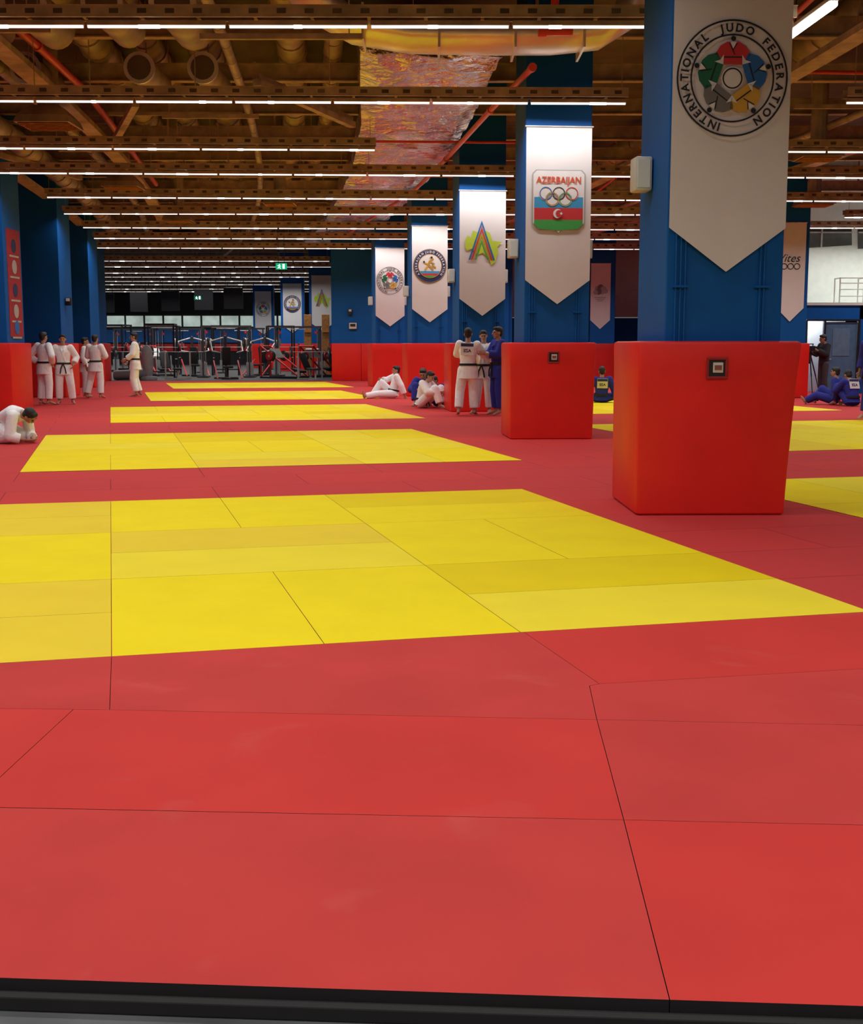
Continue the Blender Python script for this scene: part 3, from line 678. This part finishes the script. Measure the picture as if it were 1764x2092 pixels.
def g_chest(loc,rz):
    r=root('chest_press','grey plate-loaded chest press machine','gym machine',loc,rz,'lever machines in the gym')
    mb=MB()
    mb.caps([(0,.6,.05),(0,.6,1.75)],[.05,.05],M_frame,8).caps([(0,.6,.06),(0,-.6,.06)],[.04,.04],M_frame,8).box((0,.6,.04),(1.0,.08,.06),M_dark).box((0,-.55,.04),(.7,.08,.06),M_dark)
    for s in (-1,1):
        mb.caps([(s*.1,.6,1.7),(s*.65,.45,1.55),(s*.62,.0,1.15),(s*.35,-.25,1.1)],[.035,.035,.03,.022],M_steel,8)
        mb.caps([(s*.5,-.55,.05),(s*.5,.55,.75)],[.03,.03],M_redsteel,8)
    mk('machine_frame',mb,r)
    mk('seat',MB().box((0,-.05,.5),(.38,.42,.09),M_black,bev=.02).box((0,.35,.95),(.34,.09,.75),M_black,rx=.15,bev=.02).box((0,.1,.25),(.08,.08,.45),M_dark),r,smooth=True)
    plates(r,((.75,.45,1.5,.22,.05,M_rubber),(.81,.45,1.5,.20,.04,M_steel))); return r
def g_bench(loc,rz):
    r=root('weight_bench','black weight bench with barbell uprights','gym bench',loc,rz,'weight benches in the gym')
    mb=MB().box((0,0,.05),(.08,1.2,.06),M_steel).box((0,-.5,.2),(.06,.06,.4),M_steel).box((0,.45,.2),(.06,.06,.4),M_steel).box((0,-.55,.03),(.6,.07,.05),M_steel).box((0,.55,.03),(1.1,.07,.05),M_steel)
    for s in (-.5,.5): mb.box((s,.55,.55),(.06,.06,1.1),M_steel)
    mk('bench_frame',mb,r); mk('seat',MB().box((0,-.05,.43),(.3,1.25,.08),M_black,bev=.02),r,smooth=True)
    mb=MB().cyl((-1.05,.5,1.12),(1.05,.5,1.12),.014,m=M_steel)
    for s in (-1,1): disc_plate(mb,(s*.8,.5,1.12),(1,0,0),.22,.05,M_rubber)
    mk('barbell',mb,r); return r
R1=g_rack((-11.6,54.2,0),.1); R2=g_cable((-8.9,54.8,0),.05); R3=g_press((-6.2,52.9,0),1.1); R4=g_chest((-8.4,52.0,0),.3); R5=g_bench((-10.4,51.7,0),.2)
for rr,L in ((R1,((-9.6,59.0,.0,.1),(-14.2,56.5,0,-.1),(-7.2,60.2,0,.2),(-16.8,60,0,0),(-12.6,60,0,.1))),
             (R2,((-12.6,63.5,0,.2),(-6.0,56.8,0,-.2),(-15.5,66,0,0),(-9.4,63,0,.1))),
             (R3,((-4.9,54.9,0,2.6),(-12.5,57.2,0,.6))),
             (R4,((-7.9,57.6,0,-.4),(-10.6,56.6,0,.4))),
             (R5,((-4.85,51.5,0,.3),(-12.5,52.0,0,-.2)))):
    for x,y,z,a in L: copy_tree(rr,(x,y,z),a)
mb=MB().loft([[(r_*math.cos(6.283*k/20)+ox,r_*math.sin(6.283*k/20)*.9,z) for k in range(20)] for z,r_,ox in ((0,.34,0),(.05,.36,0),(.14,.34,0),(.17,.16,0),(.3,.2,0),(.8,.23,-.02),(1.2,.22,-.04),(1.35,.15,-.05),(1.4,.08,-.05))],mat('grey_bag',(.26,.26,.27),.5))
tag(mk('punching_bag',mb,loc=(-11.4,50.7,0),smooth=True),'grey free-standing punching bag on a round base','punching bag')
mb=MB().loft([[(r_*math.cos(6.283*k/20),.9*r_*math.sin(6.283*k/20),z) for k in range(20)] for z,r_ in ((0,.18),(.1,.2),(1.2,.2),(1.3,.1))],mat('grey_bag2',(.14,.14,.15),.5))
o=mk('punching_bag',mb,loc=(-12.75,50.6,.2),smooth=True); o.rotation_euler=(0,math.radians(88),0); tag(o,'grey cylindrical punching bag lying on the floor','punching bag')
for x,y in ((-5.75,58.8),(-4.9,58.6)):
    tag(mk('wooden_board',MB().box((0,0,1.4),(.35,.1,2.8),M_wood,bev=.02).box((0,-.08,2.0),(.3,.06,.05),M_wood).box((0,0,.03),(.6,.5,.06),M_wood).box((0,.12,1.2),(.08,.08,2.4),M_wood),loc=(x,y,0)),'tall varnished wooden training board','training board')
# ---------------------------------------------------------------- people
def voxel(mb,name,vox,m,parent,sm=2,label=None):
    bmesh.ops.recalc_face_normals(mb.bm,faces=mb.bm.faces)
    me=bpy.data.meshes.new(name+'_src'); mb.bm.to_mesh(me); mb.bm.free()
    o=bpy.data.objects.new('tmp',me); col.objects.link(o)
    r=o.modifiers.new('r','REMESH'); r.mode='VOXEL'; r.voxel_size=vox; r.use_smooth_shade=True
    if sm:
        s=o.modifiers.new('s','SMOOTH'); s.iterations=sm; s.factor=.5
    dg=bpy.context.evaluated_depsgraph_get(); nm=bpy.data.meshes.new_from_object(o.evaluated_get(dg))
    bpy.data.objects.remove(o); bpy.data.meshes.remove(me)
    nm.materials.clear(); nm.materials.append(m); nm.name=name
    for p in nm.polygons: p.use_smooth=True; p.material_index=0
    q=bpy.data.objects.new(name,nm); col.objects.link(q); q.parent=parent
    if label: q['label']=label
    return q
STAND=dict(pelvis=(0,0,.93),waist=(0,.0,1.07),chest=(0,.0,1.28),neck=(0,.01,1.44),head=(0,-.02,1.60),face=(0,-1,0),
  shL=(.18,0,1.40),elL=(.25,.03,1.13),wrL=(.24,-.05,.89),shR=(-.18,0,1.40),elR=(-.25,.03,1.13),wrR=(-.24,-.05,.89),
  hiL=(.095,0,.90),knL=(.12,-.02,.49),anL=(.13,.02,.085),toL=(.16,-.15,.025),hiR=(-.095,0,.90),knR=(-.12,-.02,.49),anR=(-.13,.02,.085),toR=(-.16,-.15,.025))
SEAT=dict(pelvis=(0,0,.12),waist=(0,.03,.27),chest=(0,.05,.46),neck=(0,.04,.62),head=(0,.0,.77),shL=(.18,.05,.58),shR=(-.18,.05,.58),
  hiL=(.095,-.02,.12),hiR=(-.095,-.02,.12))
def ringE(c,right,fwd,a,b,n=16): return [Vector(c)+right*(a*math.cos(6.28318*k/n))+fwd*(b*math.sin(6.28318*k/n)) for k in range(n)]
def person(label,loc,yaw,pose,top=M_gi,bot=None,belt=True,scale=1.0,base=None,patch=False,skirt=.2,shoes=False,bib=None):
    bot=bot or top
    J=dict(STAND); 
    if base: J.update(base)
    J.update(pose); J={k:Vector(v) for k,v in J.items()}
    r=root('person',label,'person',loc,yaw,None); r.scale=(scale,)*3
    rs=(J['shL']-J['shR']).normalized(); rh=(J['hiL']-J['hiR']).normalized()
    sp=[J['pelvis'],J['waist'],J['chest'],J['neck']]
    def torso(mb,ab,drop):
        d0=(sp[0]-sp[1]).normalized()
        P=[sp[0]+d0*drop]+sp[:3]+[sp[2].lerp(sp[3],.65),sp[3]]
        R=[rh,rh,(rh+rs).normalized(),rs,rs,rs]; rings=[]
        for k,p in enumerate(P):
            t=(P[min(k+1,5)]-P[max(k-1,0)]).normalized(); f=t.cross(R[k]).normalized(); rr=f.cross(t).normalized()
            rings.append(ringE(p,rr,f,*ab[k]))
        mb.loft(rings)
    b=MB(); torso(b,[(.12,.09),(.15,.10),(.125,.09),(.155,.105),(.13,.075),(.055,.055)],.05)
    for s in 'LR':
        b.caps([J['sh'+s].lerp(J['chest'],.25),J['sh'+s],J['el'+s],J['wr'+s]],[.07,.052,.040,.026])
        b.caps([J['hi'+s],J['kn'+s],J['kn'+s].lerp(J['an'+s],.35),J['an'+s]],[.085,.056,.055,.036])
        d=(J['wr'+s]-J['el'+s]).normalized(); inn=(J['chest']-J['wr'+s]); inn=(inn-d*inn.dot(d)).normalized(); sd=d.cross(inn).normalized()
        sdt=-sd if (sd.dot(Vector(J['face'])))<0 else sd
        w0=J['wr'+s]
        Rm=Matrix((sd,d,inn)).transposed()
        b.ell(w0+d*.055,(.040,.052,.018),Rm)
        for q,(o_,L) in enumerate(((-.034,.062),(-.012,.078),(.011,.074),(.033,.058))):
            p0=w0+d*.09+sd*o_; p1=p0+d*L*.5+inn*.012+sd*o_*.15; p2=p1+d*L*.35+inn*.03
            b.caps([p0,p1,p2],[.0095,.009,.0075],seg=8)
        t0=w0+d*.03+sdt*.03; b.caps([t0,t0+d*.03+sdt*.03+inn*.01,t0+d*.06+sdt*.035+inn*.02],[.012,.010,.008],seg=8)
        an,to=J['an'+s],J['to'+s]; fd=(to-an); fd.normalize()
        b.caps([an,an.lerp(to,.5),to],[.036,.034,.024]); b.ell(an-fd*.03+Vector((0,0,-.035 if an.z>.06 else 0)),(.034,.034,.032))
        side=fd.cross(Vector((0,0,1))); side=side.normalized() if side.length>.1 else Vector((1,0,0))
        b.ell(to-fd*.02,(.032,.032,.022))
        for q in range(5): b.ell(to+fd*(.018-.004*abs(q-1))+side*(q-2)*.016,(.009,.012,.009),seg=8)
    fd=Vector(J['face']).normalized(); up=(J['head']-J['neck']).normalized(); up=(up-fd*up.dot(fd)).normalized() if abs(up.dot(fd))<.95 else Vector((0,0,1)); rt=up.cross(fd).normalized()
    H=J['head']; Rm=Matrix((rt,fd,up)).transposed()
    b.caps([J['neck'],H-up*.06-fd*.01],[.056,.050])
    b.ell(H+up*.025-fd*.012,(.076,.094,.092),Rm); b.ell(H-up*.035+fd*.022,(.058,.066,.080),Rm); b.ell(H-up*.088+fd*.055,(.026,.024,.022),Rm)
    b.caps([H+up*.012+fd*.085,H-up*.022+fd*.108],[.009,.014],seg=8); b.ell(H+up*.028+fd*.078,(.055,.014,.012),Rm)
    for s in (-1,1): b.ell(H+rt*s*.078-up*.005-fd*.008,(.010,.018,.030),Rm); b.ell(H+rt*s*.04-up*.02+fd*.062,(.018,.018,.016),Rm)
    b.ell(H-up*.052+fd*.088,(.022,.010,.010),Rm)
    voxel(b,'body',.0085,M_skin,r,1)
    h=MB(); h.ell(H+up*.045-fd*.022,(.084,.098,.088),Rm); h.ell(H-up*.01-fd*.055,(.074,.055,.07),Rm); h.ell(H+up*.09+fd*.04,(.06,.05,.035),Rm)
    voxel(h,'hair',.011,M_hair,r,1)
    e=MB()
    for s in (-1,1): e.ell(H+rt*s*.032+up*.004+fd*.082,(.013,.008,.007),Rm,M_black,8); e.ell(H+rt*s*.033+up*.028+fd*.088,(.020,.007,.005),Rm,M_hair,8)
    e.ell(H-up*.055+fd*.096,(.022,.006,.006),Rm,M_lip,8)
    mk('face_features',e,r,smooth=True)
    t=MB(); t.ell(J['pelvis'],(.165,.125,.12),Matrix((rh,(sp[1]-sp[0]).normalized().cross(rh).normalized(),(sp[1]-sp[0]).normalized())).transposed())
    for s in 'LR':
        t.caps([J['hi'+s],J['kn'+s],J['kn'+s].lerp(J['an'+s],.5),J['kn'+s].lerp(J['an'+s],.86)],[.115,.096,.092,.088] if not shoes else [.1,.07,.065,.062],endcap=False,seg=12)
    voxel(t,'trousers',.013,bot,r,1)
    j=MB()
    if shoes: ab=[(.17,.135),(.175,.135),(.17,.13),(.195,.14),(.165,.105),(.08,.075)]
    else: ab=[(.215,.170),(.18,.140),(.155,.118),(.185,.130),(.165,.100),(.082,.076)]
    torso(j,ab,skirt)
    for s in 'LR':
        w=J['el'+s].lerp(J['wr'+s],.76)
        j.caps([J['sh'+s].lerp(J['chest'],.2),J['sh'+s],J['el'+s],w],[.085,.084,.082,.078],endcap=False,seg=12)
    tdir=(sp[2]-sp[1]).normalized(); fw=rs.cross(tdir).normalized()
    if fw.dot(Vector(J['face']))<0: fw=-fw
    for s in (-1,1):
        j.caps([J['neck']+rs*s*.065,sp[2]+fw*.128+rs*s*.03+tdir*.06,sp[1]+fw*.115-rs*s*.05],[.022,.020,.018],seg=8)
    voxel(j,'jacket',.012,top,r,1)
    if belt:
        bl=MB(); c=sp[1]-tdir*.06; tt=(sp[1]-sp[0]).normalized(); f=tt.cross(rh).normalized()
        bl.loft([ringE(c-tt*.022,rh,f,.180,.143,24),ringE(c+tt*.022,rh,f,.176,.139,24)])
        ff=f if f.dot(fw)>0 else -f
        bl.box(c+ff*.145,(.06,.04,.045))
        dn=Vector((0,0,-1))
        for s in (-1,1): bl.caps([c+ff*.150,c+ff*.17+rh*s*.05+dn*.12,c+ff*.17+rh*s*.07+dn*(.24 if base is None else .14)],[.014,.016,.016],seg=6)
        bl.mi(M_belt); mk('belt',bl,r,smooth=True)
    if patch:
        bd=-fw; cc=sp[2]+bd*.132+tdir*.035
        z0=MB()
        def quad(cz,wd,ht,m,off):
            pts=[cc+rs*sx*wd/2+tdir*(cz+sz*ht/2)+bd*off for sx,sz in ((-1,-1),(1,-1),(1,1),(-1,1))]
            f=z0.bm.faces.new([z0.bm.verts.new(p) for p in pts]); f.material_index=z0.mi(m)
        quad(0,.26,.24,bib or I_w,.008); quad(.08,.25,.06,I_navy,.011)
        vs,fs=textmesh('AZE',.03,0)
        bv=[z0.bm.verts.new(cc+rs*(x*.085)+tdir*(-.06+y*.085)+bd*.013) for x,y in vs]
        for f_ in fs:
            try: z0.bm.faces.new([bv[k] for k in f_]).material_index=z0.mi(I_navy)
            except Exception: pass
        me=bpy.data.meshes.new('back_patch'); z0.bm.to_mesh(me); z0.bm.free()
        for m_ in z0.mats: me.materials.append(m_)
        po=bpy.data.objects.new('back_patch',me); col.objects.link(po); po.parent=r; po['label']='white back patch with blue bar and letters'
    if shoes:
        for s in 'LR':
            s_=MB(); s_.caps([J['an'+s]+Vector((0,0,-.03)),J['to'+s]+Vector((0,0,.02))],[.05,.042])
            voxel(s_,'shoe',.012,M_black,r,1)
    return r
HIPS=dict(elL=(.37,.10,1.16),wrL=(.22,-.05,.98),elR=(-.37,.10,1.16),wrR=(-.22,-.05,.98))
person('person in white judo suit standing with hands on hips',(-9.22,30.0,0),rad(150),HIPS,scale=1.0)
person('person in white judo suit and black belt standing relaxed',(-8.87,30.4,0),rad(10),dict(elL=(.31,.06,1.16),wrL=(.25,-.10,.98),elR=(-.31,.06,1.16),wrR=(-.25,-.10,.98),knL=(.16,-.03,.49),anL=(.19,.02,.085),toL=(.24,-.14,.025)),scale=.97)
person('person in white judo suit standing in conversation',(-9.42,34.3,0),rad(100),dict(elL=(.24,-.10,1.15),wrL=(.1,-.26,1.14)),scale=.94)
person('person in white judo suit seen from behind, legs apart',(-8.95,33.6,0),rad(165),dict(knL=(.20,-.04,.49),anL=(.27,.04,.085),toL=(.31,-.12,.025),elL=(.27,-.06,1.15),wrL=(.1,-.24,1.12),elR=(-.27,-.06,1.15),wrR=(-.1,-.24,1.12)),scale=.98)
person('person in white judo suit standing sideways',(-8.2,34.9,0),rad(-80),dict(elL=(.23,-.05,1.14),wrL=(.15,-.24,1.0),elR=(-.24,.0,1.13),wrR=(-.18,-.18,.95),knL=(.11,-.06,.49),anR=(-.13,.10,.085),toR=(-.15,-.07,.025)),scale=1.02)
person('person in white judo suit curled forward on knees and elbows',(-6.17,18.45,0),rad(72),dict(pelvis=(0,.20,.26),waist=(0,.11,.36),chest=(0,-.04,.43),neck=(0,-.17,.42),head=(0,-.30,.40),face=(0.25,-.6,-.75),
  shL=(.17,-.13,.40),shR=(-.17,-.13,.40),elL=(.24,-.12,.11),wrL=(.12,-.26,.06),elR=(-.24,-.12,.11),wrR=(-.12,-.26,.06),
  hiL=(.1,.20,.24),hiR=(-.1,.20,.24),knL=(.16,-.04,.10),knR=(-.16,-.04,.10),anL=(.13,.36,.06),anR=(-.13,.36,.06),toL=(.13,.50,.03),toR=(-.13,.50,.03)),skirt=.05)
person('person in white judo suit leaning back with one leg stretched',(-1.02,33.8,0),rad(-78),dict(knL=(.12,-.42,.12),anL=(.12,-.82,.06),toL=(.14,-.86,.2),knR=(-.12,-.32,.42),anR=(-.14,-.55,.07),toR=(-.16,-.7,.03),
  elL=(.27,.16,.34),wrL=(.26,.26,.07),elR=(-.25,-.14,.48),wrR=(-.14,-.30,.50),chest=(0,.08,.45),neck=(0,.10,.60),head=(0,.07,.74)),base=SEAT,skirt=.04)
HUG=dict(waist=(0,-.01,.27),chest=(0,-.07,.45),neck=(0,-.14,.59),head=(0,-.22,.71),face=(0,-.9,-.4),shL=(.17,-.11,.56),shR=(-.17,-.11,.56),
  knL=(.13,-.42,.44),knR=(-.13,-.42,.44),anL=(.12,-.55,.08),anR=(-.12,-.55,.08),toL=(.14,-.70,.025),toR=(-.14,-.70,.025),elL=(.26,-.30,.36),elR=(-.26,-.30,.36),wrL=(.09,-.50,.34),wrR=(-.09,-.50,.36))
person('person in white judo suit and black belt sitting hugging knees',(-.22,28.6,0),rad(60),HUG,base=SEAT,skirt=.04)
person('person in blue judo suit sitting with knees up',(-.16,29.9,0),rad(-10),HUG,top=M_gib,base=SEAT,skirt=.04,scale=1.05)
person('person in blue judo suit sitting close to another',(.19,29.2,0),rad(-40),HUG,top=M_gib,base=SEAT,skirt=.04,scale=.85)
person('person in white judo suit seen from behind gripping a partner',(.74,25.6,0),rad(172),dict(shL=(.17,0,1.41),elL=(.24,-.16,1.22),wrL=(.10,-.34,1.18),elR=(-.30,-.12,1.2),wrR=(-.38,-.32,1.18),knL=(.16,.0,.49),anL=(.17,.14,.10),toL=(.20,-.02,.03),knR=(-.10,-.07,.5),anR=(-.12,-.06,.085),toR=(-.14,-.22,.025),head=(0,-.02,1.61)),patch=True,scale=1.02,skirt=.20)
person('person in white judo suit turned towards a partner',(1.08,26.15,0),rad(-20),dict(elL=(.28,-.04,1.16),wrL=(.22,-.24,1.22),elR=(-.26,-.08,1.2),wrR=(-.22,-.30,1.24),face=(.3,-.9,-.1),anR=(-.17,-.04,.085),toR=(-.21,-.2,.025)),scale=1.0,skirt=.20)
person('person in blue judo suit standing close to a partner',(1.36,25.7,0),rad(-70),dict(elL=(.22,-.1,1.18),wrL=(.12,-.30,1.2),elR=(-.22,-.1,1.18),wrR=(-.14,-.3,1.2)),top=M_gib,scale=1.04)
person('person in blue judo suit with pale back patch sitting cross-legged',(4.22,31.2,0),rad(178),dict(knL=(.34,-.26,.15),knR=(-.34,-.26,.15),anL=(-.06,-.38,.07),anR=(.08,-.30,.07),toL=(-.2,-.36,.06),toR=(.2,-.3,.06),elL=(.30,-.02,.34),wrL=(.34,-.16,.14),elR=(-.30,-.02,.34),wrR=(-.36,.12,.08)),top=M_gib,base=SEAT,patch=True,bib=mat('pale_bib',(.62,.60,.30),.8),skirt=.04)
person('person in blue judo suit sitting with legs stretched out',(9.68,30.2,0),rad(-125),dict(knL=(.14,-.38,.22),anL=(.16,-.66,.07),toL=(.18,-.74,.18),knR=(-.14,-.34,.36),anR=(-.16,-.54,.07),toR=(-.18,-.68,.04),elL=(.27,.12,.34),wrL=(.28,.22,.07),elR=(-.27,.0,.34),wrR=(-.2,-.2,.3)),top=M_gib,base=SEAT,patch=True,skirt=.04)
person('person in blue judo suit with white back patch sitting',(9.85,29.4,0),rad(-165),HUG,top=M_gib,base=SEAT,patch=True,skirt=.04)
person('person in blue judo suit walking past',(8.42,24.1,0),rad(-60),dict(knL=(.11,-.22,.52),anL=(.12,-.28,.12),toL=(.13,-.44,.05),knR=(-.11,.05,.49),anR=(-.12,.28,.12),toR=(-.13,.16,.03)),top=M_gib,scale=1.03)
person('person in dark jacket and grey trousers operating a video camera',(10.95,35.2,0),rad(-75),dict(head=(0,-.06,1.58),face=(0,-1,-.15),elL=(.25,-.10,1.16),wrL=(.10,-.32,1.28),elR=(-.26,-.08,1.16),wrR=(-.14,-.34,1.24)),top=M_jkt,bot=M_jean,belt=False,shoes=True,skirt=.06)
tx,ty=10.50,35.05
r=root('tripod','black camera tripod with three spread legs','tripod',(tx,ty,0))
for k in range(3):
    a=k*2.094+.5; c,s=math.cos(a),math.sin(a)
    mk('leg',MB().cyl((.04*c,.04*s,1.12),(.26*c,.26*s,.55),.02,.018,M_dark).cyl((.25*c,.25*s,.57),(.45*c,.45*s,.02),.013,m=M_dark).ell((.45*c,.45*s,.02),(.02,.02,.02),m=M_dark),r)
mk('tripod_head',MB().cyl((0,0,.9),(0,0,1.2),.022,m=M_dark).cyl((0,0,1.1),(0,0,1.16),.06,m=M_dark).box((0,0,1.225),(.12,.09,.05),M_dark).cyl((.03,0,1.2),(.38,-.03,1.05),.01,m=M_dark),r)
r=root('video_camera','black video camera with lens hood and handle','camera',(tx,ty,1.252))
mk('camera_body',MB().box((0,0,.07),(.28,.12,.14),M_dark,bev=.015).box((0,0,.19),(.2,.03,.025),M_dark).box((-.08,0,.165),(.02,.03,.05),M_dark).box((.08,0,.165),(.02,.03,.05),M_dark).box((.17,0,.1),(.08,.05,.05),M_black),r)
mk('lens',MB().cyl((-.14,0,.07),(-.24,0,.07),.045,.05,M_black,16).cyl((-.24,0,.07),(-.30,0,.07),.055,.065,M_black,16),r)
